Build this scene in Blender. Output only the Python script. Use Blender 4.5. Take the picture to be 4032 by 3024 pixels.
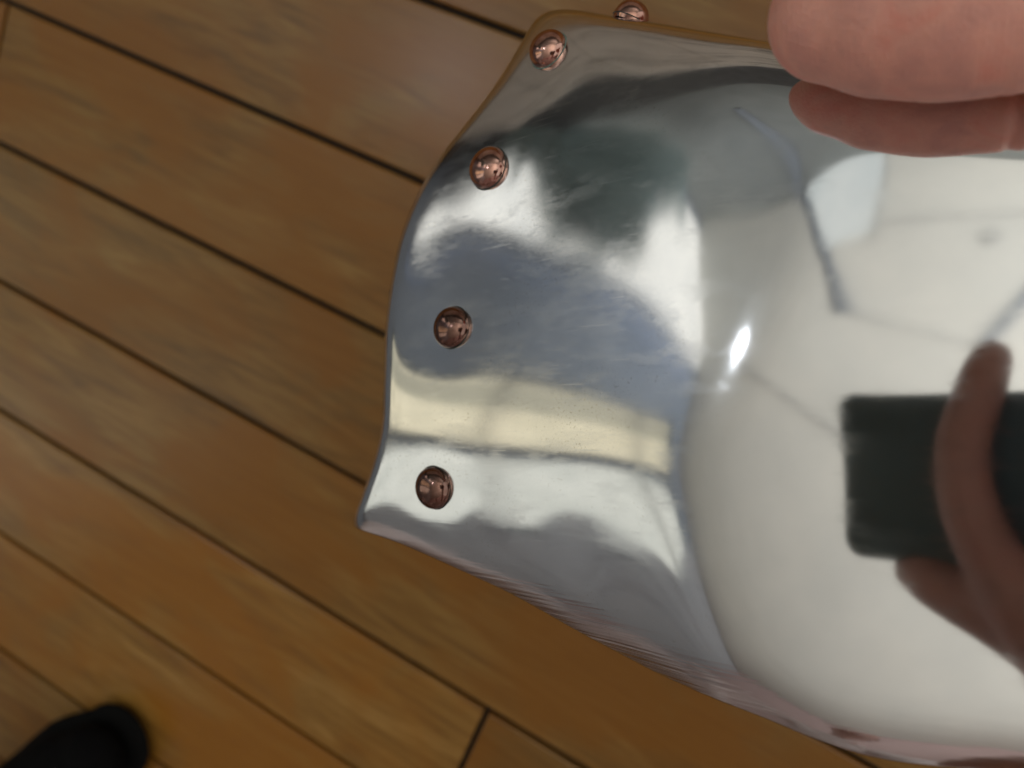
import bpy, bmesh, math, random
import numpy as np
from mathutils import Vector, Matrix

random.seed(4)
for o in list(bpy.data.objects):
    bpy.data.objects.remove(o)
scene = bpy.context.scene
COL = scene.collection

# ------------------------------------------------------------------ frames
# room frame: z up from the floor, origin on the floor under the lens
FLOOR_N = np.array([-0.335126, -0.13196402, 1.0]); FLOOR_N /= np.linalg.norm(FLOOR_N)
EX = np.array([1.0, 0, 0]) - FLOOR_N * FLOOR_N[0]; EX /= np.linalg.norm(EX)
EY = np.cross(FLOOR_N, EX)
ROOM = np.array([EX, EY, FLOOR_N])
CAM_H = 0.373
PLANK_W = 0.2228079 * CAM_H
PLANK_OFF = 0.16685854 * CAM_H
_u = ROOM @ np.array([math.cos(-.39732569), math.sin(-.39732569), 0.0]); _u[2] = 0
PLANK_U = _u / np.linalg.norm(_u)
PLANK_V = np.array([-PLANK_U[1], PLANK_U[0], 0.0])

def cam_to_world(p_mm):
    """points in the lens frame (mm) to room metres"""
    p = np.asarray(p_mm, float) / 1000.0
    return p @ ROOM.T + np.array([0, 0, CAM_H])

# ------------------------------------------------------------------ camera
cd = bpy.data.cameras.new('camera'); cam = bpy.data.objects.new('camera', cd); COL.objects.link(cam)
M = Matrix.Identity(4)
for i in range(3):
    for j in range(3):
        M[i][j] = ROOM[i][j]
M[2][3] = CAM_H
cam.matrix_world = M
cd.sensor_width = 36.0
cd.lens = 36.0 * 3020.0 / 4032.0
cd.clip_start = 0.004; cd.clip_end = 60
cd.dof.use_dof = True
cd.dof.focus_distance = 0.186
cd.dof.aperture_fstop = (cd.lens / 1000.0) / 0.0030 / 1.0
scene.camera = cam

# ------------------------------------------------------------------ light
w = bpy.data.worlds.new('World'); scene.world = w; w.use_nodes = True
bg = w.node_tree.nodes['Background']
bg.inputs[0].default_value = (1.0, 0.95, 0.88, 1); bg.inputs[1].default_value = 0.6
# added unseen fill light aimed at the ceiling for soft bounce
ld = bpy.data.lights.new('ceiling_fill', 'AREA'); ld.shape = 'DISK'; ld.size = 1.7; ld.energy = 47; ld.color = (1.0, .96, .90)
lo = bpy.data.objects.new('ceiling_fill', ld); COL.objects.link(lo)
lo.location = (1.05, .65, 1.15); lo.rotation_euler = (math.pi, 0, 0)
scene.view_settings.view_transform = 'Standard'; scene.view_settings.look = 'None'
scene.view_settings.exposure = 0.0; scene.view_settings.gamma = 1.0
scene.view_settings.use_curve_mapping = False
scene.cycles.max_bounces = 8; scene.cycles.glossy_bounces = 6; scene.cycles.diffuse_bounces = 4
scene.cycles.caustics_reflective = True; scene.cycles.caustics_refractive = False
scene.cycles.sample_clamp_indirect = 4.0

# ------------------------------------------------------------------ helpers
def new_mat(name):
    m = bpy.data.materials.new(name); m.use_nodes = True
    nt = m.node_tree; b = nt.nodes['Principled BSDF']
    return m, nt, b
def node(nt, kind, **kw):
    n = nt.nodes.new(kind)
    for k, v in kw.items():
        if k.startswith('i_'):
            n.inputs[k[2:].replace('_', ' ')].default_value = v
        else:
            setattr(n, k, v)
    return n
def ramp(nt, fac, stops):
    r = nt.nodes.new('ShaderNodeValToRGB'); e = r.color_ramp.elements
    while len(e) < len(stops): e.new(0.5)
    for k, (p, c) in enumerate(stops):
        e[k].position = p; e[k].color = c if len(c) == 4 else (*c, 1)
    nt.links.new(fac, r.inputs[0]); return r.outputs[0]
def coords(nt, scale=(1, 1, 1), rot=(0, 0, 0), loc=(0, 0, 0)):
    t = nt.nodes.new('ShaderNodeTexCoord'); mp = nt.nodes.new('ShaderNodeMapping')
    mp.inputs['Scale'].default_value = scale; mp.inputs['Rotation'].default_value = rot; mp.inputs['Location'].default_value = loc
    nt.links.new(t.outputs['Object'], mp.inputs[0]); return mp.outputs[0]
def noise(nt, vec, scale, detail=4, rough=0.5, dist=0.0):
    n = nt.nodes.new('ShaderNodeTexNoise'); n.inputs['Scale'].default_value = scale
    n.inputs['Detail'].default_value = detail; n.inputs['Roughness'].default_value = rough
    n.inputs['Distortion'].default_value = dist
    nt.links.new(vec, n.inputs['Vector']); return n.outputs['Fac']
def mix(nt, fac, a, b, mode='MIX'):
    n = nt.nodes.new('ShaderNodeMix'); n.data_type = 'RGBA'; n.blend_type = mode
    for s, v in ((n.inputs[0], fac), (n.inputs[6], a), (n.inputs[7], b)):
        if hasattr(v, 'links'): nt.links.new(v, s)
        else: s.default_value = v if not isinstance(v, tuple) or len(v) == 4 else (*v, 1)
    return n.outputs[2]
def math_n(nt, op, a, b=None):
    n = nt.nodes.new('ShaderNodeMath'); n.operation = op
    for s, v in ((n.inputs[0], a), (n.inputs[1], b)):
        if v is None: continue
        if hasattr(v, 'links'): nt.links.new(v, s)
        else: s.default_value = v
    return n.outputs[0]
def bump(nt, h, strength, dist, normal=None):
    n = nt.nodes.new('ShaderNodeBump'); n.inputs['Strength'].default_value = strength
    n.inputs['Distance'].default_value = dist; nt.links.new(h, n.inputs['Height'])
    if normal is not None: nt.links.new(normal, n.inputs['Normal'])
    return n.outputs[0]
def link_mesh(name, verts, faces, mat, parent=None, smooth=False):
    me = bpy.data.meshes.new(name); me.from_pydata([tuple(map(float, v)) for v in verts], [], faces); me.update()
    if smooth: me.polygons.foreach_set('use_smooth', [True] * len(me.polygons))
    if mat: me.materials.append(mat)
    o = bpy.data.objects.new(name, me); COL.objects.link(o)
    if parent: o.parent = parent
    return o
def box_data(x0, x1, y0, y1, z0, z1):
    v = [(x, y, z) for z in (z0, z1) for y in (y0, y1) for x in (x0, x1)]
    f = [(0, 2, 3, 1), (4, 5, 7, 6), (0, 1, 5, 4), (2, 6, 7, 3), (0, 4, 6, 2), (1, 3, 7, 5)]
    return v, f
def box(name, x0, x1, y0, y1, z0, z1, mat, parent=None):
    return link_mesh(name, *box_data(x0, x1, y0, y1, z0, z1), mat, parent)
def tag(o, label=None, cat=None, group=None, kind=None):
    if label: o['label'] = label
    if cat: o['category'] = cat
    if group: o['group'] = group
    if kind: o['kind'] = kind
    return o
def empty(name, loc, M=None):
    o = bpy.data.objects.new(name, None); COL.objects.link(o); o.location = loc; o.empty_display_size = .01
    if M is not None: o.matrix_world = M
    return o
def frame_matrix(origin, ax, ay, az):
    m = Matrix.Identity(4)
    for k, a in enumerate((ax, ay, az)):
        for i in range(3): m[i][k] = float(a[i])
    for i in range(3): m[i][3] = float(origin[i])
    return m

# ================================================================== shape of the dish (mm, its own frame; z is the plate normal)
F=3020.0
N_D=np.array([-.416,.056,.907]);N_D=N_D/np.linalg.norm(N_D);DIST=167.0
E1=np.array([1,0,0])-N_D*N_D[0];E1=E1/np.linalg.norm(E1);E2=np.cross(N_D,E1)
def sst(x,a,b):
    t=np.clip((x-a)/(b-a),0,1);return t*t*(3-2*t)
def softplus(x,w): return w*np.logaddexp(0,x/w)
# left rim as a function of arc length l (mm)
RIM_L= [-60, -45, -28, -20, -10, 0, 15, 30, 45, 60, 72, 82, 91, 99, 106, 114, 150]
RIM_A= [-143.5, -143.5, -143.5, -138.6, -132.9, -129.1, -128.2, -128.7, -127.8, -125.0, -119.4, -111.6, -101.7, -93.8, -88.9, -85.1, -82.1]
ST_A=[-130,-100,-80,-60,-40,-20,0,30,60,150]
ST_L= [97.7, 97.7, 97.7, 86.9, 78.2, 70.1, 62.5, 53.1, 46.0, 60.0]
BOT_A= [-140, -130, -110, -80, -40, -14, 5, 40, 80, 180]
BOT_L= [-27.2, -29.7, -33.1, -42.5, -56.7, -60.2, -64.0, -64.4, -80.0, -60.0]
def nat(x,xp,fp):
    # monotone-ish smooth interpolation (catmull-rom/hermite)
    xp=np.array(xp,float);fp=np.array(fp,float);m=np.gradient(fp,xp)
    x=np.asarray(x,float);i=np.clip(np.searchsorted(xp,x)-1,0,len(xp)-2)
    h=xp[i+1]-xp[i];t=np.clip((x-xp[i])/h,0,1)
    return (2*t**3-3*t**2+1)*fp[i]+(t**3-2*t**2+t)*h*m[i]+(-2*t**3+3*t**2)*fp[i+1]+(t**3-t**2)*h*m[i+1]
ALPHA=0.215
CX=[-126,-107,-88,-69,-50,-31,-12]
CL=[-25,-9,7,23,39,55,71,88]
CV=[[-1.52, -1.93, 0.02, 6.72, 6.5, 4.32, 3.31, 3.06], [-0.9, -0.57, 1.87, 5.42, 4.6, 3.24, 2.86, 2.83], [-0.52, -0.54, 0.12, 1.6, 2.15, 2.39, 2.65, 2.57], [-0.02, -0.15, -0.81, -0.44, 0.45, 1.64, 2.28, 2.15], [0.12, -0.15, -1.47, -2.08, -1.14, 0.76, 1.48, 1.46], [-0.39, -1.31, -3.06, -4.26, -2.12, 0.12, 0.66, 0.71], [0.0, 0.0, 0.0, 0.0, 0.0, 0.0, 0.0, 0.0]]
def bifield(x,y,X,Y,V):
    # smooth correction of the lean over the sheet (degrees)
    num=np.zeros_like(x);den=np.zeros_like(x)+1e-9
    for i,q in enumerate(X):
        wx=np.exp(-((x-q)/13.0)**2/2 if 0<i<len(X)-1 else -(np.maximum(q-x if i else x-q,0)/13.0)**2/2)
        for j,p in enumerate(Y):
            wy=np.exp(-((y-p)/10.5)**2/2 if 0<j<len(Y)-1 else -(np.maximum(p-y if j else y-p,0)/10.5)**2/2)
            wt=wx*wy;num+=wt*V[i][j];den+=wt
    return num/den
def grid(ns=420,nt=460):
    s=np.linspace(0,1,ns)
    s=0.35*s+0.65*s**2 if False else s
    AR=150.
    a0=-130+ (AR+130)*s            # nominal column a for roll parameters
    bot=nat(a0,BOT_A,BOT_L)
    TOPL=nat(a0,ST_A,ST_L)+58-24*sst(a0,-80,-10)
    t=np.linspace(0,1,nt)
    l=bot[:,None]+(TOPL-bot)[:,None]*t[None,:]
    AL=nat(l,RIM_L,RIM_A)
    a=AL+(AR-AL)*s[:,None]
    # vertical tilt phi(l) in degrees, >0 leans up
    # upper roll
    k=sst(a,-70,-5)                # 0 = flange, 1 = disc side
    st=nat(a,ST_A,ST_L); rate=1.15+.9*k
    phi=softplus(l-st,7.0-4*k)*rate+softplus(l-st-20+6*k,1.5)*5.0
    phi=116-softplus(116-phi,7.0)
    # gentle fall below the middle of the flange
    fl=1-sst(a,-60,-25)
    phi-=fl*0.16*softplus(12-l,5)
    # lower roll towards the bottom edge
    d=l-bot[:,None]
    w=6+10*sst(a,-125,-70)-6*sst(a,-45,-5)
    phi-=softplus(w-d,2.0)*nat(a,[-200,-120,-70,-30,0,200],[3.2,2.8,1.35,1.8,3.0,3.0])
    # the upper left corner starts to lean away earlier
    phi+=2.6*(1-sst(a,-128,-92))*sst(l,34,52)
    phi+=bifield(a,l,CX,CL,CV)
    ph=np.radians(phi)
    # integrate from l = 0
    dl=np.diff(l,axis=1)
    cb=np.concatenate([np.zeros((ns,1)),np.cumsum(np.cos((ph[:,1:]+ph[:,:-1])/2)*dl,1)],1)
    ch=np.concatenate([np.zeros((ns,1)),np.cumsum(-np.sin((ph[:,1:]+ph[:,:-1])/2)*dl,1)],1)
    i0=np.array([np.interp(0,l[i],np.arange(nt)) for i in range(ns)])
    b=np.array([cb[i]-np.interp(i0[i],np.arange(nt),cb[i]) for i in range(ns)])
    h=np.array([ch[i]-np.interp(i0[i],np.arange(nt),ch[i]) for i in range(ns)])
    # outward fall beyond the round plate edge
    bb=b+10.0
    u=np.where(bb<0,np.sqrt(np.clip(1-(bb/67)**2,0.0,1)+0.02)-0.01,1/np.sqrt(1+(np.maximum(bb,0)/38)**2))
    ac=24-56.5*u
    al=np.where(b>-10,ALPHA*94.5/(ac+127.0),ALPHA)
    h=h-al*softplus(ac-a,4.2)
    # the left rim is eased over
    h=h-1.5*np.exp(-(a-AL)/2.6)
    return s,l,a,b,h
def tocam(a,b,h):
    P=-N_D*DIST+a[...,None]*E1+b[...,None]*E2+h[...,None]*N_D
    return P
def proj(P):
    return 2016+F*P[...,0]/-P[...,2],1512-F*P[...,1]/-P[...,2]

# ================================================================== materials
def wood_material():
    m, nt, b = new_mat('oak_plank')
    tc = nt.nodes.new('ShaderNodeTexCoord')
    oi = nt.nodes.new('ShaderNodeObjectInfo')
    vadd = nt.nodes.new('ShaderNodeVectorMath'); vadd.operation = 'MULTIPLY_ADD'
    comb = nt.nodes.new('ShaderNodeCombineXYZ')
    for i in range(3): nt.links.new(oi.outputs['Random'], comb.inputs[i])
    vadd.inputs[1].default_value = (7.0, 3.0, 5.0)
    nt.links.new(comb.outputs[0], vadd.inputs[0]); nt.links.new(tc.outputs['Object'], vadd.inputs[2])
    def mp(s):
        q = nt.nodes.new('ShaderNodeMapping'); q.inputs['Scale'].default_value = s
        nt.links.new(vadd.outputs[0], q.inputs[0]); return q.outputs[0]
    grain = noise(nt, mp((3, 26, 26)), 3.2, 6, .6, 1.2)
    fine = noise(nt, mp((10, 230, 60)), 3.0, 6, .7, .5)
    blotch = noise(nt, mp((5, 9, 9)), 2.0, 3, .5, .6)
    c = ramp(nt, grain, [(.30, (.13, .058, .008)), (.50, (.275, .135, .022)), (.70, (.43, .240, .062))])
    c = mix(nt, .35, c, ramp(nt, fine, [(.35, (.13, .058, .010)), (.65, (.38, .212, .062))]))
    c = mix(nt, ramp(nt, blotch, [(.40, (0, 0, 0)), (.58, (.8, .8, .8))]), c, (.29, .112, .008))
    hv = nt.nodes.new('ShaderNodeHueSaturation'); nt.links.new(c, hv.inputs['Color'])
    vv = nt.nodes.new('ShaderNodeMapRange'); nt.links.new(oi.outputs['Random'], vv.inputs[0])
    vv.inputs['To Min'].default_value = .80; vv.inputs['To Max'].default_value = 1.22
    nt.links.new(vv.outputs[0], hv.inputs['Value'])
    nt.links.new(hv.outputs[0], b.inputs['Base Color'])
    b.inputs['Roughness'].default_value = .42
    nt.links.new(ramp(nt, blotch, [(.3, (.30, .30, .30)), (.7, (.50, .50, .50))]), b.inputs['Roughness'])
    b.inputs['Coat Weight'].default_value = .6; b.inputs['Coat Roughness'].default_value = .26; b.inputs['Specular IOR Level'].default_value = .2; b.inputs['Coat IOR'].default_value = 1.6
    nt.links.new(bump(nt, fine, .25, .0006), b.inputs['Normal'])
    return m
MAT_WOOD = wood_material()

def plain(name, col, rough=.7, nscale=30, amt=.12, bumpd=.0005, metallic=0):
    m, nt, b = new_mat(name)
    v = coords(nt)
    n = noise(nt, v, nscale, 5, .6)
    d = tuple(x * (1 - amt) for x in col); e = tuple(min(1, x * (1 + amt)) for x in col)
    nt.links.new(ramp(nt, n, [(.3, d), (.7, e)]), b.inputs['Base Color'])
    b.inputs['Roughness'].default_value = rough; b.inputs['Metallic'].default_value = metallic
    nt.links.new(bump(nt, n, .3, bumpd), b.inputs['Normal'])
    return m
MAT_GAP = plain('joint_dirt', (.018, .013, .010), .9, 200, .3)
MAT_CEIL = plain('ceiling_plaster', (.69, .70, .665), .9, 6, .03, .001)
MAT_WALL = plain('blue_grey_wall_paint', (.35, .41, .50), .8, 4, .05, .001)
MAT_WALL2 = plain('grey_wall_paint', (.27, .29, .285), .8, 4, .08, .001)
MAT_TRIM = plain('grey_trim_paint', (.13, .15, .18), .6, 30, .1)
MAT_FRAME = plain('blue_grey_window_frame', (.12, .16, .22), .5, 30, .1)

def glow(name, col, strength, col2=None, scale=3.0):
    m, nt, b = new_mat(name)
    v = coords(nt); n = noise(nt, v, scale, 4, .6)
    c = ramp(nt, n, [(.35, col), (.65, col2 or col)])
    b.inputs['Base Color'].default_value = (.02, .02, .02, 1)
    nt.links.new(c, b.inputs['Emission Color']); b.inputs['Emission Strength'].default_value = strength
    return m
MAT_PANE_CREAM = glow('daylit_cream_pane', (.66, .59, .41), 1.0, (.96, .86, .62), 7)
MAT_PANE_WHITE = glow('daylit_white_pane', (.58, .59, .52), 1.0, (.84, .83, .74), 7)
MAT_PANE_SKY = glow('daylit_sky_pane', (.74, .73, .68), 1.15, (1.0, .97, .88), 6)

# ================================================================== floor
floor = tag(box('floor', -2.35, 2.6, -2.2, 2.0, -.03, -.004, MAT_GAP), kind='structure')
_pm = {}
def plank_mesh(L):
    L = round(L, 3)
    if L in _pm: return _pm[L]
    g = .0015; bv = .0012; W = PLANK_W - 2 * g; L2 = L - 2 * g
    bm = bmesh.new()
    def ring(ins, z):
        return [bm.verts.new(p) for p in ((ins, ins, z), (L2 - ins, ins, z), (L2 - ins, W - ins, z), (ins, W - ins, z))]
    r0 = ring(0, -.012); r1 = ring(0, -bv); r2 = ring(bv * .35, -bv * .3); r3 = ring(bv, 0)
    for p, q in ((r0, r1), (r1, r2), (r2, r3)):
        for i in range(4): bm.faces.new((p[i], p[(i + 1) % 4], q[(i + 1) % 4], q[i]))
    bm.faces.new(r3)
    for f in bm.faces: f.smooth = False
    me = bpy.data.meshes.new('plank'); bm.to_mesh(me); bm.free(); me.materials.append(MAT_WOOD)
    _pm[L] = me; return me
def add_plank(u0, L, k, dz=0):
    o = bpy.data.objects.new('plank', plank_mesh(L)); COL.objects.link(o); o.parent = floor
    v0 = PLANK_OFF - k * PLANK_W
    p = PLANK_U * (u0 + .0015) + PLANK_V * (v0 + .0015)
    o.matrix_world = frame_matrix((p[0], p[1], dz), PLANK_U, PLANK_V, (0, 0, 1))
# the end joint seen at the lower middle of the photograph
r = ROOM @ np.array([(1870 - 2016) / 3020, -(2900 - 1512) / 3020, -1.0]); q = r * (-CAM_H / r[2])
JOINT_U = float(q @ PLANK_U)
rp = random.Random(8)
LENS = [.55, .75, .95, 1.2]
for k in range(-22, 26):
    vc = PLANK_OFF - (k - .5) * PLANK_W
    # long rows across the room, broken at random joints; row 5 carries the visible joint
    lo = -2.2; hi = 2.45
    cuts = []
    if k == 5:
        cuts = [JOINT_U - 1.2, JOINT_U, JOINT_U + .95]
    else:
        x = lo + rp.choice(LENS) * rp.uniform(.3, 1)
        x = round(x, 2)
        while x < hi - .3:
            if not (abs(vc) < .55 and abs(x) < .42): cuts.append(x)
            x += rp.choice(LENS)
    ends = [lo] + [c for c in cuts if lo + .2 < c < hi - .2] + [hi]
    for a_, b_ in zip(ends[:-1], ends[1:]):
        c_ = PLANK_U * ((a_ + b_) / 2) + PLANK_V * vc
        if -2.9 < c_[0] < 3.0 and -2.3 < c_[1] < 2.3:
            add_plank(a_, b_ - a_, k, rp.uniform(-.0003, .0003))

# ================================================================== room round the camera
CEIL_Z = 2.75; WX = -2.0; WY = 1.55
ceiling = tag(box('ceiling', -2.2, 2.6, -2.2, 2.0, CEIL_Z, CEIL_Z + .05, MAT_CEIL), kind='structure')

wall_left = tag(box('left_wall', WX - .2, WX, -2.2, WY, -.004, CEIL_Z, MAT_WALL), kind='structure')
wall_far = tag(box('far_wall', WX - .2, 2.6, WY, WY + .2, -.004, CEIL_Z, MAT_WALL2), kind='structure')
MAT_BACK = plain('pale_pink_plaster', (.62, .47, .47), .9, 5, .06)
wall_back = tag(box('back_wall', WX - .2, 2.6, -2.4, -2.2, -.004, CEIL_Z, MAT_BACK), kind='structure')

def window(name, label, y0, y1, z0, z1, panes, muntins, top=True):
    t = tag(empty(name, (WX, (y0 + y1) / 2, z0)), label, 'window', 'windows along the left wall')
    def part(nm, a0, a1, b0, b1, c0, c1, m):
        oy = (y0 + y1) / 2
        return box(nm, a0, a1, b0 - oy, b1 - oy, c0 - z0, c1 - z0, m, t)
    fw = .035
    zt = z1 + fw if top else z1
    part('frame', .002, .05, y0 - fw, y0, z0 - fw, zt, MAT_FRAME)
    part('frame', .002, .05, y1, y1 + fw, z0 - fw, zt, MAT_FRAME)
    part('frame', .002, .05, y0, y1, z0 - fw, z0, MAT_FRAME)
    if top: part('frame', .002, .05, y0, y1, z1, z1 + fw, MAT_FRAME)
    for (p0, p1, m) in panes:
        part('pane', .002, .012, p0, p1, z0, z1, m)
    for z in muntins:
        part('muntin', .013, .035, y0, y1, z - .018, z + .018, MAT_MUNTIN)
    return t
MAT_MUNTIN = plain('pale_muntin_paint', (.42, .43, .42), .6, 30, .05)
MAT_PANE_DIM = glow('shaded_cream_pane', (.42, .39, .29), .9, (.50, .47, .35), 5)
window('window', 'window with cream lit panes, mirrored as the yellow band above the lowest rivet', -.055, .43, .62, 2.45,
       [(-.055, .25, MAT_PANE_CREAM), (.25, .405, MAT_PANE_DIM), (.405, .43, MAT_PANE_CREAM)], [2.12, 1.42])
window('window', 'white lit window mirrored as the pale band around the lowest rivet', -.78, -.175, .62, 2.45,
       [(-.78, -.175, MAT_PANE_WHITE)], [2.12, 1.50])
window('window', 'bright window behind the potted plant in the far corner', .87, 1.51, .70, CEIL_Z - .006,
       [(.87, 1.51, MAT_PANE_SKY)], [], top=False)

# bunched curtain at the near side of the white window
ez = [.60, 1.08, 1.20, 1.41, 1.50, 1.60, 1.68, 1.82, 1.95, 2.05, 2.25, 2.40, 2.70]
ey = [-.62, -.60, -.72, -.60, -.83, -.83, -.66, -.60, -.74, -.72, -.52, -.42, -.36]
vv = []; ff = []; nz = 70; ny = 110
for i in range(nz):
    z = .60 + 2.1 * i / (nz - 1); e = float(np.interp(z, ez, ey))
    for j in range(ny):
        t = j / (ny - 1); y = -2.12 + (e + 2.12) * t
        vv.append((WX + .085 + .025 * math.sin(t * 85 + .6 * math.sin(z * 3)), y, z))
for i in range(nz - 1):
    for j in range(ny - 1): ff.append((i * ny + j, i * ny + j + 1, (i + 1) * ny + j + 1, (i + 1) * ny + j))
MAT_CURTAIN = plain('pale_blue_grey_curtain', (.52, .55, .60), .95, 80, .1)
cu = tag(link_mesh('curtain', vv, ff, MAT_CURTAIN, None, smooth=True), 'bunched pale blue grey curtain beside the white window, mirrored near the lowest rivet', 'curtain')
cm = cu.modifiers.new('cloth_thickness', 'SOLIDIFY'); cm.thickness = .003
box('sky_glow_strip', WX, WX + .02, .775, .833, .60, 2.60, plain('painted_sky_glow_blue', (.38, .48, .68), .6, 10, .05), wall_left)  # blue strip stands in for sky glow on the wall
# small bright lamp on the ceiling near the corner
cl = tag(empty('ceiling_lamp', (-1.27, .86, CEIL_Z)), 'small blue-white lamp glowing on the ceiling near the far corner', 'ceiling lamp')
bm = bmesh.new(); bmesh.ops.create_cone(bm, cap_ends=True, segments=32, radius1=.04, radius2=.048, depth=.02)
me = bpy.data.meshes.new('rim'); bm.to_mesh(me); bm.free(); me.materials.append(MAT_TRIM)
o = bpy.data.objects.new('rim', me); COL.objects.link(o); o.parent = cl; o.location = (0, 0, -.014)
bm = bmesh.new(); bmesh.ops.create_uvsphere(bm, u_segments=24, v_segments=12, radius=.034)
for v in bm.verts: v.co.z *= .5
me = bpy.data.meshes.new('glass'); bm.to_mesh(me); bm.free(); me.materials.append(glow('lit_lamp_glass', (.86, .92, 1.0), 220.0))
o = bpy.data.objects.new('glass', me); COL.objects.link(o); o.parent = cl; o.location = (0, 0, -.026)

def strip(name, p, q, wid, dep, mat, parent):
    p = np.array(p, float); q = np.array(q, float); d = q - p; L = np.hypot(*d); d /= L
    o = box(name, 0, L, -wid / 2, wid / 2, -dep, -.002, mat, parent)
    o.matrix_world = frame_matrix((p[0], p[1], CEIL_Z), (d[0], d[1], 0), (-d[1], d[0], 0), (0, 0, 1))
    return o
MAT_SEAM = plain('grey_seam', (.48, .49, .48), .9, 60, .1)
MAT_BATTEN = plain('slate_batten_paint', (.24, .27, .31), .6, 30, .1)
def bent_batten(pts, wid, dep):
    vv = []; ff = []
    pts = [np.array(p, float) for p in pts]
    for i, p in enumerate(pts):
        d = pts[min(i + 1, len(pts) - 1)] - pts[max(i - 1, 0)]; d /= np.hypot(*d); nn = np.array([-d[1], d[0]]) * wid / 2
        for q in (p - nn, p + nn):
            vv += [(q[0], q[1], CEIL_Z - dep), (q[0], q[1], CEIL_Z - .002)]
    for i in range(len(pts) - 1):
        a_, b_ = i * 4, i * 4 + 4
        for u_, v_ in ((0, 2), (2, 3), (3, 1), (1, 0)): ff.append((a_ + u_, a_ + v_, b_ + v_, b_ + u_))
    ff += [(0, 1, 3, 2), tuple(len(vv) - k for k in (4, 2, 1, 3))]
    return link_mesh('batten', vv, ff, MAT_BATTEN, ceiling)
bent_batten([(-1.0, 1.548), (-.79, 1.40), (-.58, 1.22), (-.42, 1.08), (-.33, .95), (-.285, .82)], .042, .02)
strip('batten', (.05, .71), (.60, 1.50), .032, .02, MAT_BATTEN, ceiling)
strip('seam', (-.27, .812), (.035, .712), .012, .006, MAT_SEAM, ceiling)
strip('seam', (-.25, 1.16), (1.2, 1.15), .014, .006, MAT_SEAM, ceiling)
strip('seam', (-.245, 1.08), (-.245, 1.54), .012, .01, MAT_SEAM, ceiling)
strip('seam', (-1.10, .70), (-.2, .33), .022, .012, MAT_SEAM, ceiling)
o = box('upright_batten', -1.05, -.985, WY - .02, WY - .001, 1.70, CEIL_Z - .005, MAT_BATTEN, wall_far)
# added glowing patch for the brighter ceiling beside the batten, not a fitting
MAT_BRIGHT_PATCH = glow('bright_ceiling_patch', (.62, .66, .64), .9, (.72, .74, .70), 3)
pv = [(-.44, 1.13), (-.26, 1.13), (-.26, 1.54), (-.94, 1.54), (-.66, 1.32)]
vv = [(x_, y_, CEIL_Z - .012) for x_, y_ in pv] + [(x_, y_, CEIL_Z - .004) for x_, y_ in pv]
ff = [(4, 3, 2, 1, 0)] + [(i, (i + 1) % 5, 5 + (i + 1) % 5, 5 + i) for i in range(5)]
pl_ = tag(link_mesh('bright_ceiling_patch', vv, ff, MAT_BRIGHT_PATCH), 'added glowing patch for the brighter ceiling by the far wall', 'ceiling patch')
# slim glowing strips added for the cream streaks beside the batten
MAT_STRIP_GLOW = glow('cream_strip_glow', (1.0, .93, .75), 3.0)
sl = tag(empty('cream_glow_strips', (-.86, 1.44, CEIL_Z)), 'slim glowing cream strips added on the white ceiling beside the dark batten', 'glowing strip')
for k, off in enumerate((0, .09)):
    p = np.array([-.85 + off * 1.1, 1.50 + off * .3]); q = p + np.array([.42, -.31]) ; d = q - p; L = np.hypot(*d); d /= L
    o = box('tube', 0, L, -.014, .014, -.04, -.014, MAT_STRIP_GLOW, sl)
    o.matrix_world = frame_matrix((p[0], p[1], CEIL_Z), (d[0], d[1], 0), (-d[1], d[0], 0), (0, 0, 1))

# round ceiling fitting
bm = bmesh.new()
bmesh.ops.create_cone(bm, cap_ends=True, segments=40, radius1=.030, radius2=.024, depth=.012)
me = bpy.data.meshes.new('ceiling_rose'); bm.to_mesh(me); bm.free(); me.materials.append(MAT_SEAM)
o = bpy.data.objects.new('ceiling_fitting', me); COL.objects.link(o); o.location = (.06, 1.08, CEIL_Z - .007); o.rotation_euler = (math.pi, 0, 0)
tag(o, 'small round grey fitting on the white ceiling', 'ceiling fitting')

# low pale sideboard along the far wall with a dark top
def streaky():
    m, nt, b = new_mat('pale_limed_wood')
    q = coords(nt, (2.2, 2.2, 46)); n = noise(nt, q, 1.6, 5, .62, .5)
    nt.links.new(ramp(nt, n, [(.38, (.05, .05, .05)), (.44, (.76, .74, .68)), (.62, (.93, .91, .86))]), b.inputs['Base Color'])
    b.inputs['Roughness'].default_value = .6
    return m
MAT_PALE = streaky()
MAT_DARKTOP = plain('dark_stained_top', (.11, .115, .12), .5, 20, .2)
sb = tag(empty('sideboard', (-.6, WY - .2, 0)), 'low pale wood sideboard with dark upper shelf against the far wall', 'sideboard')
box('end_cabinet', -1.40, -1.055, -.15, .195, .001, .92, MAT_DARKTOP, sb)
box('carcass', -1.05, 2.2, -.20, .195, .001, .55, MAT_PALE, sb)
for i in range(8):
    box('drawer_front', -1.04 + i * .395, -1.04 + i * .395 + .385, -.215, -.2005, .05, .53, MAT_PALE, sb)
box('upper_shelf', -1.05, 2.2, -.12, .195, .551, .92, MAT_DARKTOP, sb)

# ================================================================== the riveted dish
O_T = cam_to_world(-N_D * DIST)
TX, TY, TZ = ROOM @ E1, ROOM @ E2, ROOM @ N_D
TM = frame_matrix(O_T, TX, TY, TZ)
NS, NT = 400, 440
S_, L_, A_, B_, H_ = grid(NS, NT)
P_ = tocam(A_, B_, H_); X_, Y_ = proj(P_)
_gs = np.gradient(P_, axis=0); _gt = np.gradient(P_, axis=1); N_ = np.cross(_gs, _gt); N_ /= np.linalg.norm(N_, axis=-1, keepdims=True)
VIS_ = (N_ * P_).sum(-1) < 0
def at_px(x, y):
    i = np.argmin(np.where(VIS_, (X_ - x) ** 2 + (Y_ - y) ** 2, 1e12)); return np.unravel_index(i, X_.shape)
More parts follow.
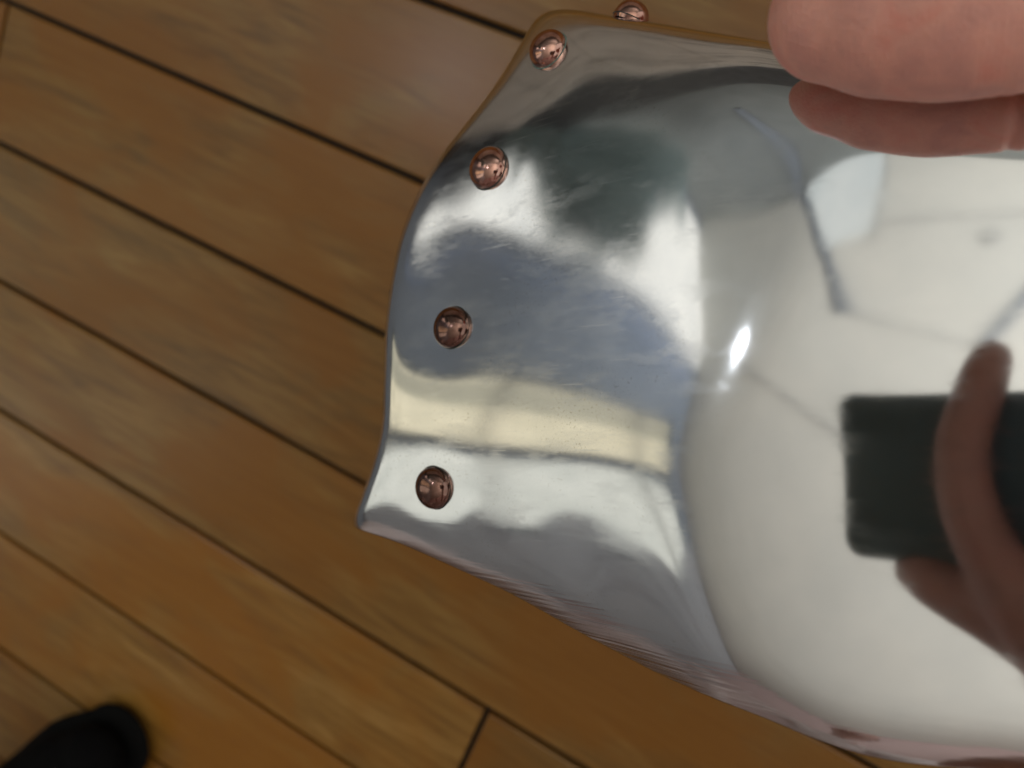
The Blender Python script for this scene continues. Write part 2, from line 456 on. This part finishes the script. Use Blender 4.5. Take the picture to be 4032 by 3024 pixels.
# (pixel of the rivet foot, radius mm, height mm)
RIVETS = [(1708, 1920, 5.9, 4.2), (1778, 1290, 5.9, 4.2), (1928, 664, 6.0, 4.3), (2160, 196, 5.5, 4.5), (2452, 62, 4.8, 5.0)]
feet = []
for (px, py, rr, hh) in RIVETS:
    i = at_px(px, py)
    if px == 2452: i = (i[0], i[1] + 7)
    feet.append((np.array([A_[i], B_[i], H_[i]]), rr, hh, i))
# the sheet is drawn in a little round every rivet, and is not perfectly even
H2 = H_.copy()
for f, rr, hh, i in feet[:4]:
    d2 = (A_ - f[0]) ** 2 + (B_ - f[1]) ** 2
    H2 -= (.30 if f[1] < 50 else .16) * np.exp(-d2 / (2 * 6.2 ** 2))
rw = np.random.RandomState(3)
flm = 1 - sst(A_, -60, -30)
for _ in range(16):
    ca, cb = rw.uniform(-125, -45), rw.uniform(-30, 95); sg = rw.uniform(8, 17); am = rw.uniform(-.09, .09)
    H2 += am * flm * np.exp(-((A_ - ca) ** 2 + (B_ - cb) ** 2) / (2 * sg ** 2))
verts = np.stack([A_, B_, H2], -1).reshape(-1, 3) / 1000.0
idx = np.arange(NS * NT).reshape(NS, NT)
quads = np.stack([idx[:-1, :-1], idx[1:, :-1], idx[1:, 1:], idx[:-1, 1:]], -1).reshape(-1, 4)

def metal_material():
    m, nt, b = new_mat('polished_aluminium')
    b.inputs['Metallic'].default_value = 1
    tc = nt.nodes.new('ShaderNodeTexCoord')
    sep = nt.nodes.new('ShaderNodeSeparateXYZ'); nt.links.new(tc.outputs['Object'], sep.inputs[0])
    def mp(s, r=(0, 0, 0)):
        q = nt.nodes.new('ShaderNodeMapping'); q.inputs['Scale'].default_value = s; q.inputs['Rotation'].default_value = r
        nt.links.new(tc.outputs['Object'], q.inputs[0]); return q.outputs[0]
    big = noise(nt, mp((1, 1, 1)), 45, 4, .55)
    cloud = ramp(nt, big, [(.35, (.800, .815, .830)), (.65, (.870, .875, .880))])
    nt.links.new(cloud, b.inputs['Base Color'])
    # flange is duller than the plate
    fl = nt.nodes.new('ShaderNodeMapRange'); nt.links.new(sep.outputs[0], fl.inputs[0])
    fl.inputs['From Min'].default_value = -.040; fl.inputs['From Max'].default_value = -.020
    fl.inputs['To Min'].default_value = .10; fl.inputs['To Max'].default_value = .055
    flb = nt.nodes.new('ShaderNodeMapRange'); nt.links.new(sep.outputs[0], flb.inputs[0])
    flb.inputs['From Min'].default_value = -.045; flb.inputs['From Max'].default_value = -.025
    flb.inputs['To Min'].default_value = 1; flb.inputs['To Max'].default_value = .05
    micro = noise(nt, mp((1, 1, 1)), 900, 3, .6)
    rr = math_n(nt, 'ADD', fl.outputs[0], math_n(nt, 'MULTIPLY', math_n(nt, 'MULTIPLY', math_n(nt, 'SUBTRACT', micro, .5), .06), flb.outputs[0]))
    rr = math_n(nt, 'ADD', rr, math_n(nt, 'MULTIPLY', math_n(nt, 'SUBTRACT', big, .5), .05))
    # scratches in three directions
    sc = None
    for k, ang in enumerate((.35, 1.25, 2.5, -.5)):
        n = noise(nt, mp((45, 2600, 45), (0, 0, ang)), 1.0, 2, .5)
        t = math_n(nt, 'GREATER_THAN', n, .70)
        sc = t if sc is None else math_n(nt, 'MAXIMUM', sc, t)
    msk = math_n(nt, 'GREATER_THAN', noise(nt, mp((1, 1, 1)), 90, 3, .5), .50)
    sc = math_n(nt, 'MULTIPLY', math_n(nt, 'MULTIPLY', sc, msk), flb.outputs[0])
    scf = math_n(nt, 'MULTIPLY', sc, math_n(nt, 'MULTIPLY', fl.outputs[0], 6.0))
    rr = math_n(nt, 'ADD', rr, math_n(nt, 'MULTIPLY', scf, .12))
    nt.links.new(rr, b.inputs['Roughness'])
    grainh = math_n(nt, 'MULTIPLY', noise(nt, mp((1, 1, 1)), 1100, 2, .5), flb.outputs[0])
    n1 = bump(nt, grainh, .06, .00003)
    # rolled streaks near the lower lip
    at = nt.nodes.new('ShaderNodeAttribute'); at.attribute_name = 'lip'
    brush = noise(nt, mp((9, 1300, 9), (0, 0, .20)), 1.0, 2, .6)
    brush = math_n(nt, 'MULTIPLY', brush, at.outputs['Fac'])
    n2 = bump(nt, brush, .8, .00028, n1)
    smear = noise(nt, mp((1, 3, 1), (0, 0, .6)), 55, 5, .7)
    rr = math_n(nt, 'ADD', rr, math_n(nt, 'MULTIPLY', math_n(nt, 'MULTIPLY', ramp(nt, smear, [(.50, (0, 0, 0)), (.62, (1, 1, 1))]), fl.outputs[0]), .55))
    nt.links.new(rr, b.inputs['Roughness'])
    pits = noise(nt, mp((1, 1, 1)), 1500, 2, .5)
    pc = mix(nt, math_n(nt, 'MULTIPLY', flb.outputs[0], math_n(nt, 'MULTIPLY', math_n(nt, 'GREATER_THAN', pits, .655), ramp(nt, noise(nt, mp((1, 1, 1)), 38, 3, .6), [(.46, (0, 0, 0)), (.60, (1, 1, 1))]))), cloud, (.70, .69, .66))
    pc = mix(nt, math_n(nt, 'MULTIPLY', scf, .35), pc, (.97, .98, 1.0))
    nt.links.new(pc, b.inputs['Base Color'])
    nt.links.new(n2, b.inputs['Normal'])
    return m
MAT_METAL = metal_material()
LIP = (L_ - nat(-130 + 280 * S_, BOT_A, BOT_L)[:, None]).reshape(-1) / 16.0
dish = tag(empty('riveted_dish', (0, 0, 0), TM), 'polished aluminium dish with a flared handle edged in copper rivets, held above the wooden floor', 'dish')
body = link_mesh('body', verts, quads.tolist(), MAT_METAL, dish, smooth=True)
la = body.data.attributes.new('lip', 'FLOAT', 'POINT'); la.data.foreach_set('value', (np.clip(1 - LIP, 0, 1) * (.12 + .88 * sst(A_.reshape(-1), -118, -80)) * (1 - .85 * sst(A_.reshape(-1), -38, -12))).astype(np.float32))
so = body.modifiers.new('thickness', 'SOLIDIFY'); so.thickness = .0014; so.offset = -1; so.use_even_offset = True

def copper_material(nm, k):
    m, nt, b = new_mat(nm)
    b.inputs['Metallic'].default_value = 1
    v = coords(nt); oi = nt.nodes.new('ShaderNodeObjectInfo')
    n = noise(nt, v, 320, 5, .6, .5)
    c = ramp(nt, n, [(.28, (.40 * k, .21 * k, .165 * k)), (.55, (.60 * k, .35 * k, .285 * k)), (.78, (.74 * k, .48 * k, .41 * k))])
    nt.links.new(c, b.inputs['Base Color'])
    q = coords(nt, (300, 3000, 300), (0, 0, .5))
    s = noise(nt, q, 1.0, 2, .5)
    nt.links.new(ramp(nt, n, [(.3, (.17, .17, .17)), (.7, (.07, .07, .07))]), b.inputs['Roughness'])
    nn = bump(nt, s, .25, .00006); nn = bump(nt, n, .12, .00015, nn)
    nt.links.new(nn, b.inputs['Normal'])
    return m
MAT_COPPER = copper_material('bright_copper', 1.12); MAT_COPPER_DARK = copper_material('dark_copper', .52)  # the two lower rivets take a darker scaling of the same copper
MAT_RING = plain('rivet_seat_shade', (.055, .065, .06), .6, 900, .4)  # dark ring stands in for contact shade at the rivet feet
MAT_VERD = plain('verdigris', (.20, .30, .27), .7, 900, .3)
RIV_LABEL = ['lowest rivet on the handle edge, on the white window reflection', 'dark rivet second from the bottom of the handle edge',
             'middle rivet on the handle edge above the bright patch', 'rivet at the upper corner with a greenish ring', 'rivet on the far rim, seen in profile against the floor']
for k, (f, rr, hh, i) in enumerate(feet):
    # local tray normal at the foot
    nloc = np.array([N_[i] @ E1, N_[i] @ E2, N_[i] @ N_D]); nloc /= np.linalg.norm(nloc)
    tx = np.cross([0, 1, 0], nloc); tx /= np.linalg.norm(tx); ty = np.cross(nloc, tx)
    f2 = f.copy(); f2[2] -= (.30, .30, .16, .16, 0)[k]
    prof = []
    npf = 20
    for j in range(npf + 1):
        th = j / npf * math.pi / 2
        pr = rr * math.cos(th) ** .86 * (1 - .02 * j / npf); pz = hh * math.sin(th) ** .92
        prof.append((pr, pz))
    prof = [(rr * .90, -.9), (rr * .985, -.15)] + prof
    seg = 48; vv = []; ff = []
    rk = random.Random(k)
    for (pr, pz) in prof[:-1]:
        for q_ in range(seg):
            an = q_ / seg * 2 * math.pi
            wob = 1 + .012 * math.sin(2 * an + k) + .008 * math.sin(3 * an + 2 * k)
            vv.append((pr * wob * math.cos(an) / 1000, pr * wob * math.sin(an) / 1000, pz / 1000))
    vv.append((0, 0, prof[-1][1] / 1000)); top = len(vv) - 1
    for r_ in range(len(prof) - 2):
        for q_ in range(seg):
            ff.append((r_ * seg + q_, r_ * seg + (q_ + 1) % seg, (r_ + 1) * seg + (q_ + 1) % seg, (r_ + 1) * seg + q_))
    for q_ in range(seg): ff.append(((len(prof) - 2) * seg + q_, (len(prof) - 2) * seg + (q_ + 1) % seg, top))
    rv = link_mesh('rivet', vv, ff, MAT_COPPER if k > 1 else MAT_COPPER_DARK, dish, smooth=True)
    rv.matrix_parent_inverse = Matrix.Identity(4)
    rv.matrix_local = frame_matrix(f2 / 1000, tx, ty, nloc)
    rv['label'] = RIV_LABEL[k]
    # thin seat ring round the foot
    vv = []; ff = []; a1, a2 = rr + .02, .22
    for p_ in range(48):
        an = p_ / 48 * 2 * math.pi
        for s_ in range(6):
            bn = s_ / 6 * 2 * math.pi; R_ = (a1 + a2 * math.cos(bn)) / 1000
            vv.append((R_ * math.cos(an), R_ * math.sin(an), a2 * .6 * math.sin(bn) / 1000))
    for p_ in range(48):
        for s_ in range(6):
            ff.append((p_ * 6 + s_, ((p_ + 1) % 48) * 6 + s_, ((p_ + 1) % 48) * 6 + (s_ + 1) % 6, p_ * 6 + (s_ + 1) % 6))
    link_mesh('seat_ring', vv, ff, MAT_VERD if k == 3 else MAT_RING, rv, smooth=True)

# ================================================================== skin
def skin_material(name, base, red, dark):
    m, nt, b = new_mat(name)
    v = coords(nt)
    big = noise(nt, v, 90, 4, .55, .4); mid = noise(nt, v, 260, 4, .6); fine = noise(nt, v, 1500, 3, .6)
    c = ramp(nt, big, [(.34, dark), (.5, base), (.70, red)])
    c = mix(nt, .25, c, ramp(nt, mid, [(.35, dark), (.65, base)]))
    nt.links.new(c, b.inputs['Base Color'])
    b.inputs['Subsurface Weight'].default_value = .15
    b.inputs['Subsurface Radius'].default_value = (1.0, .35, .2); b.inputs['Subsurface Scale'].default_value = .003
    b.inputs['Roughness'].default_value = .48
    nn = bump(nt, fine, .5, .0004); nn = bump(nt, mid, .45, .0009, nn)
    # ridges of the finger skin
    wv = nt.nodes.new('ShaderNodeTexWave'); wv.inputs['Scale'].default_value = 330; wv.inputs['Distortion'].default_value = 3
    wv.inputs['Detail'].default_value = 1; nt.links.new(v, wv.inputs['Vector'])
    nn = bump(nt, wv.outputs['Fac'], .15, .00015, nn)
    nt.links.new(nn, b.inputs['Normal'])
    return m
MAT_SKIN = skin_material('finger_skin', (.96, .46, .365), (.96, .35, .27), (.80, .38, .32))
MAT_NAIL = plain('nail', (.62, .40, .34), .3, 200, .08)

def tube_bm(bm, pts, rad, seg=18, flat=1.0, up=(0, 0, 1)):
    """closed tapered limb through pts with hemispherical ends"""
    pts = [np.array(p, float) for p in pts]; n = len(pts)
    # dense resample
    q = []; rr = []
    for i in range(n - 1):
        for t in np.linspace(0, 1, 9)[:-1]:
            p0 = pts[max(i - 1, 0)]; p1 = pts[i]; p2 = pts[i + 1]; p3 = pts[min(i + 2, n - 1)]
            q.append(.5 * ((2 * p1) + (-p0 + p2) * t + (2 * p0 - 5 * p1 + 4 * p2 - p3) * t * t + (-p0 + 3 * p1 - 3 * p2 + p3) * t ** 3))
            s = t * t * (3 - 2 * t); rr.append(rad[i] * (1 - s) + rad[i + 1] * s)
    q.append(pts[-1]); rr.append(rad[-1])
    q = np.array(q); rr = np.array(rr)
    t0 = q[0] - q[1]; t0 /= np.linalg.norm(t0); t1 = q[-1] - q[-2]; t1 /= np.linalg.norm(t1)
    Q = []; R = []
    for th in np.linspace(84, 15, 6): Q.append(q[0] + t0 * rr[0] * math.sin(math.radians(th))); R.append(rr[0] * math.cos(math.radians(th)))
    Q += list(q); R += list(rr)
    for th in np.linspace(15, 84, 6): Q.append(q[-1] + t1 * rr[-1] * math.sin(math.radians(th))); R.append(rr[-1] * math.cos(math.radians(th)))
    Q = np.array(Q); T = np.gradient(Q, axis=0); up = np.array(up, float); rings = []
    for i in range(len(Q)):
        t = T[i] / np.linalg.norm(T[i]); u = up - t * (up @ t); u /= np.linalg.norm(u); v = np.cross(t, u)
        rings.append([bm.verts.new(Q[i] + R[i] * (math.cos(a) * v + flat * math.sin(a) * u)) for a in np.linspace(0, 2 * math.pi, seg, endpoint=False)])
    for r0, r1 in zip(rings[:-1], rings[1:]):
        for i in range(seg): bm.faces.new((r0[i], r0[(i + 1) % seg], r1[(i + 1) % seg], r1[i]))
    bm.faces.new(rings[0][::-1]); bm.faces.new(rings[-1])

def fused(name, tubes, mat, parent, voxel, M_local, smooth_it=6, post=None):
    bm = bmesh.new()
    for tb in tubes: tube_bm(bm, *tb[:2], **(tb[2] if len(tb) > 2 else {}))
    bmesh.ops.recalc_face_normals(bm, faces=bm.faces[:])
    me = bpy.data.meshes.new(name); bm.to_mesh(me); bm.free()
    o = bpy.data.objects.new(name + '_tmp', me); COL.objects.link(o)
    r = o.modifiers.new('r', 'REMESH'); r.mode = 'VOXEL'; r.voxel_size = voxel; r.use_smooth_shade = True
    s = o.modifiers.new('s', 'SMOOTH'); s.factor = .5; s.iterations = smooth_it
    dg = bpy.context.evaluated_depsgraph_get(); ev = o.evaluated_get(dg)
    m2 = bpy.data.meshes.new_from_object(ev); bpy.data.objects.remove(o)
    if post is not None:
        co = np.empty(len(m2.vertices) * 3); m2.vertices.foreach_get('co', co); co = co.reshape(-1, 3)
        no = np.array([v.normal for v in m2.vertices]); co = post(co, no)
        m2.vertices.foreach_set('co', co.ravel())
    m2.polygons.foreach_set('use_smooth', [True] * len(m2.polygons)); m2.materials.clear(); m2.materials.append(mat); m2.name = name
    m2.transform(Matrix.Scale(.001, 4)); m2.update()
    o = bpy.data.objects.new(name, m2); COL.objects.link(o); o.parent = parent
    o.matrix_parent_inverse = Matrix.Identity(4); o.matrix_local = M_local
    return o
I4 = Matrix.Identity(4)

# hand that holds the dish: thumb on the plate, fingers beneath (tray frame, mm)
hand = tag(empty('hand', (0, 0, 0), TM), 'hand with its thumb pressed on the upper right of the polished dish', 'hand')
thumb = ([(-3, 79, 12.6), (6, 76.5, 13.6), (16, 74.5, 14.2), (30, 73, 13.2), (52, 76, 14.5), (74, 82, 16), (95, 88, 6)], [12.4, 14.6, 15.4, 14.0, 15, 17, 20], dict(flat=.95, seg=28))
def crease(co, no):
    # joint crease and pad dents
    d = np.abs(co[:, 0] - (31 + (co[:, 1] - 68) * .18)); m_ = np.exp(-(d / 1.1) ** 2)
    d2 = np.abs(co[:, 0] - (35 + (co[:, 1] - 68) * .25)); m2_ = np.exp(-(d2 / .9) ** 2)
    low = np.clip((18 - co[:, 2]) / 10, 0, 1)
    wr = sum(np.exp(-((co[:, 0] - x0 - (co[:, 1] - 68) * sl) / .5) ** 2) * am for x0, sl, am in ((26, .3, .22), (20, -.2, .16), (38, .3, .3), (12, .25, .12)))
    co = co - no * ((m_ * 1.3 + m2_ * .7 + wr) * np.clip((26 - co[:, 2]) / 12, 0, 1))[:, None]
    # flatten where it presses on the plate
    onp = (co[:, 1] < 78) & (co[:, 0] < 60) & (co[:, 2] > -3)
    co[onp, 2] = np.maximum(co[onp, 2], .06)
    return co
fused('skin', [thumb,
    ([(95, 88, 6), (100, 84, -14), (98, 78, -34), (92, 70, -50)], [20, 24, 24, 20], {}),
    ([(95, 72, -42), (66, 60, -30), (44, 50, -17), (24, 40, -12)], [11, 9.5, 8.8, 7.2], {}),
    ([(100, 86, -42), (70, 78, -34), (46, 66, -21), (22, 56, -14)], [11, 10, 9, 7.6], {}),
    ([(104, 98, -40), (74, 94, -38), (50, 84, -32), (26, 74, -24)], [11, 9.8, 8.8, 7.4], {}),
    ([(106, 110, -34), (80, 108, -38), (58, 100, -40), (40, 92, -36)], [10, 8.6, 7.6, 6.4], {}),
    ([(98, 90, -10), (130, 100, -20), (190, 116, -30), (260, 130, -30)], [24, 25, 28, 32], {}),
    ], MAT_SKIN, hand, 1.1, I4, 5, crease)

# ================================================================== phone and the hand that holds it (lens frame, mm)
LM = cam.matrix_world.copy()
MAT_PHONE = plain('dark_phone_glass', (.10, .18, .22), .5, 40, .1)
MAT_PHONE_EDGE = plain('phone_edge', (.035, .037, .04), .4, 60, .1)
phone = tag(empty('phone', (0, 0, 0), LM), 'dark phone taking the picture, mirrored in the plate of the dish', 'phone')
def rounded_slab(name, x0, x1, y0, y1, z0, z1, r, mat, parent, rot=0, bev=1.2):
    bm = bmesh.new(); pts = []
    for cx, cy, a0 in ((x1 - r, y1 - r, 0), (x0 + r, y1 - r, 90), (x0 + r, y0 + r, 180), (x1 - r, y0 + r, 270)):
        for k in range(9):
            an = math.radians(a0 + k * 90 / 8); pts.append((cx + r * math.cos(an), cy + r * math.sin(an)))
    c = ((x0 + x1) / 2, (y0 + y1) / 2)
    def ring(z, ins):
        out = []
        for (x, y) in pts:
            dx, dy = x - c[0], y - c[1]; sx = 1 - ins / ((x1 - x0) / 2); sy = 1 - ins / ((y1 - y0) / 2)
            out.append(bm.verts.new(((c[0] + dx * sx) / 1000, (c[1] + dy * sy) / 1000, z / 1000)))
        return out
    rs = [ring(z0, bev), ring(z0 + bev * .3, bev * .3), ring(z0 + bev, 0), ring(z1 - bev, 0), ring(z1 - bev * .3, bev * .3), ring(z1, bev)]
    n = len(pts)
    for a, b in zip(rs[:-1], rs[1:]):
        for i in range(n): bm.faces.new((a[i], a[(i + 1) % n], b[(i + 1) % n], b[i]))
    bm.faces.new(rs[0][::-1]); bm.faces.new(rs[-1])
    me = bpy.data.meshes.new(name); bm.to_mesh(me); bm.free(); me.materials.append(mat)
    o = bpy.data.objects.new(name, me); COL.objects.link(o); o.parent = parent
    return o
rounded_slab('back_shell', -10, 134, -49, 14, .4, 8.4, 8, MAT_PHONE, phone)
# lens rim stands round the camera point, a second lens beside it
def ring_part(name, cx, cy, r0, r1, z0, z1, mat, parent):
    bm = bmesh.new(); n = 32; R = []
    for (r, z) in ((r0, z1), (r0, z0), (r1, z0), (r1, z1)):
        R.append([bm.verts.new(((cx + r * math.cos(2 * math.pi * i / n)) / 1000, (cy + r * math.sin(2 * math.pi * i / n)) / 1000, z / 1000)) for i in range(n)])
    for a, b in zip(R, R[1:] + R[:1]):
        for i in range(n): bm.faces.new((a[i], a[(i + 1) % n], b[(i + 1) % n], b[i]))
    me = bpy.data.meshes.new(name); bm.to_mesh(me); bm.free(); me.materials.append(mat)
    o = bpy.data.objects.new(name, me); COL.objects.link(o); o.parent = parent; return o
ring_part('lens_rim', 0, 0, 5.2, 6.4, .1, .8, MAT_PHONE, phone)
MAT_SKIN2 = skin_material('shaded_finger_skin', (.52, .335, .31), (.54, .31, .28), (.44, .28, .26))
MAT_SHIRT = plain('pink_lilac_cotton', (.66, .57, .58), .95, 60, .12, .002)
MAT_TROUSER = plain('rose_grey_trouser_cloth', (.70, .62, .64), .95, 200, .3, .001)
MAT_HAIR = plain('dark_brown_hair', (.03, .018, .012), .7, 200, .5, .003)
def px_floor(x, y, z=0.0):
    r = ROOM @ np.array([(x - 2016) / 3020, -(y - 1512) / 3020, -1.0]); t = (CAM_H - z) / -r[2]
    return np.array([0, 0, CAM_H]) + r * t
toe = px_floor(400, 2960, .02); heel_dir = px_floor(-1300, 4200, .02) - toe; heel_dir[2] = 0; heel_dir /= np.linalg.norm(heel_dir)
side = np.array([-heel_dir[1], heel_dir[0], 0])
person = tag(empty('person', (0, -.85, 0)), 'person crouching in a pink shirt, black shoe toe showing at lower left', 'person')
PO = np.array([0, -850.0, 0])
def W(*p): return tuple(cam_to_world(np.array(p)) * 1000 - PO)
def G(x, y, z):
    # leaning forward and to the left, over the phone
    k = max(z - .1, 0) ** 1.3
    return ((x - .18 + .10 * k) * 1000, (y - .10 + .02 * k) * 1000 + 850, z * 1000)
fused('body', [
    ([W(46, 25, -3), W(44, 14, -8), W(39, -8, -11), W(43, -32, -12), W(56, -58, -8), W(72, -86, 2)], [7.2, 8.3, 8.9, 9.6, 11.5, 14], {}),
    ([W(72, 20, -4), W(71, 4, -9), W(71, -18, -11), W(74, -42, -9), W(84, -76, 2)], [6.8, 8.2, 9.2, 10, 12], {}),
    ([W(91, 17, -3), W(91, 0, -8), W(91, -22, -10), W(94, -44, -8), W(98, -76, 4)], [6.6, 8, 8.8, 9.6, 12], {}),
    ([W(109, 8, -2), W(109, -10, -7), W(109, -30, -8), W(110, -52, -4), W(108, -80, 6)], [6, 7, 7.6, 8.2, 11], {}),
    ([W(16, -52, 6), W(27, -56, 1), W(40, -61, 0), W(56, -69, 3), W(76, -84, 8)], [7.5, 9.5, 10.5, 12, 15], {}),
    ([W(74, -84, 8), W(90, -86, 9), W(106, -84, 9)], [15, 17, 15], {}),
    ([W(90, -92, 10), W(92, -140, 20), G(.30, -.40, .36), G(.42, -.62, .40)], [24, 25, 33, 42], {}),
    ([G(.0, -.80, .70), G(.0, -.76, .78), G(.0, -.72, .86)], [58, 54, 56], {}),
    ([G(.0, -.74, .86), G(.0, -.70, .93), G(.0, -.71, 1.0)], [66, 80, 76], dict(flat=1.0)),
    ([G(.0, -.635, .90), G(.0, -.612, .885)], [13, 10], {}),
    ([G(-.078, -.72, .92), G(-.084, -.725, .90)], [14, 12], {}),
    ([G(.078, -.72, .92), G(.084, -.725, .90)], [14, 12], {}),
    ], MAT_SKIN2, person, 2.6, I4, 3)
fused('shirt', [
    ([G(.0, -.92, .12), G(.0, -.90, .34), G(.0, -.86, .56), G(.0, -.82, .66)], [150, 155, 165, 120], dict(flat=.72, up=(0, 1, 0))),
    ([G(-.16, -.84, .64), G(-.27, -.78, .48), G(-.26, -.62, .36), G(-.16, -.48, .30)], [64, 56, 48, 42], {}),
    ([G(.16, -.84, .64), G(.30, -.76, .48), G(.27, -.60, .37)], [64, 56, 50], {}),
    ], MAT_SHIRT, person, 8, I4, 4)
fused('hair', [([G(.0, -.76, .94), G(.0, -.735, 1.0), G(.0, -.72, 1.035)], [74, 80, 60], {})], MAT_HAIR, person, 6, I4, 3)
ank = toe + heel_dir * .20
fused('trousers', [
    ([G(-.10, -.90, .10), G(-.38, -.84, .22), (-660, -420 + 850, 340)], [92, 82, 66], {}),
    ([(-660, -420 + 850, 340), ((-660 + ank[0] * 1000) / 2, (-420 + ank[1] * 1000) / 2 + 850, 220), (ank[0] * 1000, ank[1] * 1000 + 850, 120)], [66, 58, 50], {}),
    ([G(.10, -.90, .10), G(.34, -.76, .14), G(.46, -.62, .12)], [92, 80, 66], {}),
    ([G(.46, -.62, .12), G(.30, -.62, .07), G(.10, -.66, .06)], [66, 54, 44], {}),
    ], MAT_TROUSER, person, 7, I4, 4)
MAT_SHOE = plain('black_shoe_leather', (.004, .004, .0045), .8, 300, .3, .0008)
MAT_SOLE = plain('black_rubber', (.006, .006, .006), .8, 300, .2)
for m_ in (MAT_SHOE, MAT_SOLE): m_.node_tree.nodes['Principled BSDF'].inputs['Specular IOR Level'].default_value = .08
SM = frame_matrix((toe[0], toe[1] + .85, 0), heel_dir, side, (0, 0, 1))
def shoe_part(nm, tubes, m, vox, par):
    return fused(nm, tubes, m, par, vox, SM if par is person else I4, 5)
up_ = fused('shoe', [
    ([(8, 0, 22), (40, 0, 26), (90, 2, 34), (150, 0, 44), (210, -2, 44)], [23, 31, 36, 36, 34], dict(flat=.72)),
    ([(180, 0, 50), (190, 0, 90), (200, 0, 120)], [38, 40, 44], {}),
    ], MAT_SHOE, person, 2.4, SM, 5)
fused('sole', [([(2, 0, 7), (50, 0, 7), (120, 2, 7), (220, 0, 7)], [28, 38, 38, 34], dict(flat=.16))], MAT_SOLE, up_, 2.0, I4, 3).matrix_local = I4

# ================================================================== potted palm before the corner window
MAT_LEAF = plain('dusty_teal_leaf', (.24, .33, .34), .5, 40, .3)
MAT_STEM = plain('leaf_stem', (.05, .09, .07), .6, 40, .2)
MAT_POT = plain('grey_pot', (.22, .23, .24), .7, 20, .1)
plant = tag(empty('potted_palm', (-1.74, 1.22, 0)), 'potted palm with dark teal fronds in front of the corner window', 'plant')
vv = []; ff = []
prof = [(.0, .02), (.12, .02), (.16, .34), (.175, .34), (.175, .37), (.15, .37), (.145, .33), (0, .33)]
for (r_, z_) in prof:
    for k in range(28): vv.append((r_ * math.cos(2 * math.pi * k / 28), r_ * math.sin(2 * math.pi * k / 28), z_))
for a in range(len(prof) - 1):
    for k in range(28): ff.append((a * 28 + k, a * 28 + (k + 1) % 28, (a + 1) * 28 + (k + 1) % 28, (a + 1) * 28 + k))
link_mesh('pot', vv, ff, MAT_POT, plant, smooth=True)
rl = random.Random(12)
for k in range(120):
    # tips fan across the middle of the window, some low, most high
    if k % 7 == 6: ty, tz = rl.uniform(1.14, 1.40), rl.uniform(1.74, 2.10)
    elif k % 3 == 0: ty, tz = rl.uniform(1.03, 1.36), rl.uniform(.60, 1.30)
    elif k % 3 == 1: ty, tz = rl.uniform(.85, 1.02), rl.uniform(1.16, 1.62)
    else: ty, tz = rl.uniform(.90, 1.34), rl.uniform(1.36, 1.66)
    tip = np.array([rl.uniform(-.16, .16), ty - 1.22, tz])
    base = np.array([0, 0, .33]); fl_ = tip - base
    def P(t, fl_=fl_, base=base): return base + np.array([fl_[0] * t ** 1.7, fl_[1] * t ** 1.7, fl_[2] * (t * 1.3 - .3 * t ** 3)])
    vs = []; fs = []
    st = [P(t) for t in np.linspace(0, 1, 14)]
    wst = np.array([.0, .004, 0])
    for p in st: vs += [p - wst, p + wst, p + np.array([.005, 0, .004])]
    for i in range(13):
        for j in range(3): fs.append((i * 3 + j, i * 3 + (j + 1) % 3, (i + 1) * 3 + (j + 1) % 3, (i + 1) * 3 + j))
    for i in range(22):
        t = .48 + .52 * i / 21; p = P(t); tn = P(min(t + .02, 1.02)) - P(t - .02); tn /= np.linalg.norm(tn)
        for sgn in (-1, 1):
            sd = np.array([.25 * rl.uniform(-1, 1), sgn, 0])
            L = .15 * (1 - .5 * abs(2 * (t - .48) / .52 - 1) ** 2) * rl.uniform(.8, 1.1)
            e = p + (sd * .7 + tn * .65) * L + np.array([0, 0, -.2 * L])
            mdp = (p + e) / 2 + np.array([.006, 0, .010]); wd = tn * .010
            n0 = len(vs); vs += [p - wd * .5, p + wd * .5, mdp + wd, e, mdp - wd]
            fs += [(n0, n0 + 1, n0 + 2, n0 + 4), (n0 + 4, n0 + 2, n0 + 3)]
    link_mesh('frond', vs, fs, MAT_LEAF, plant)
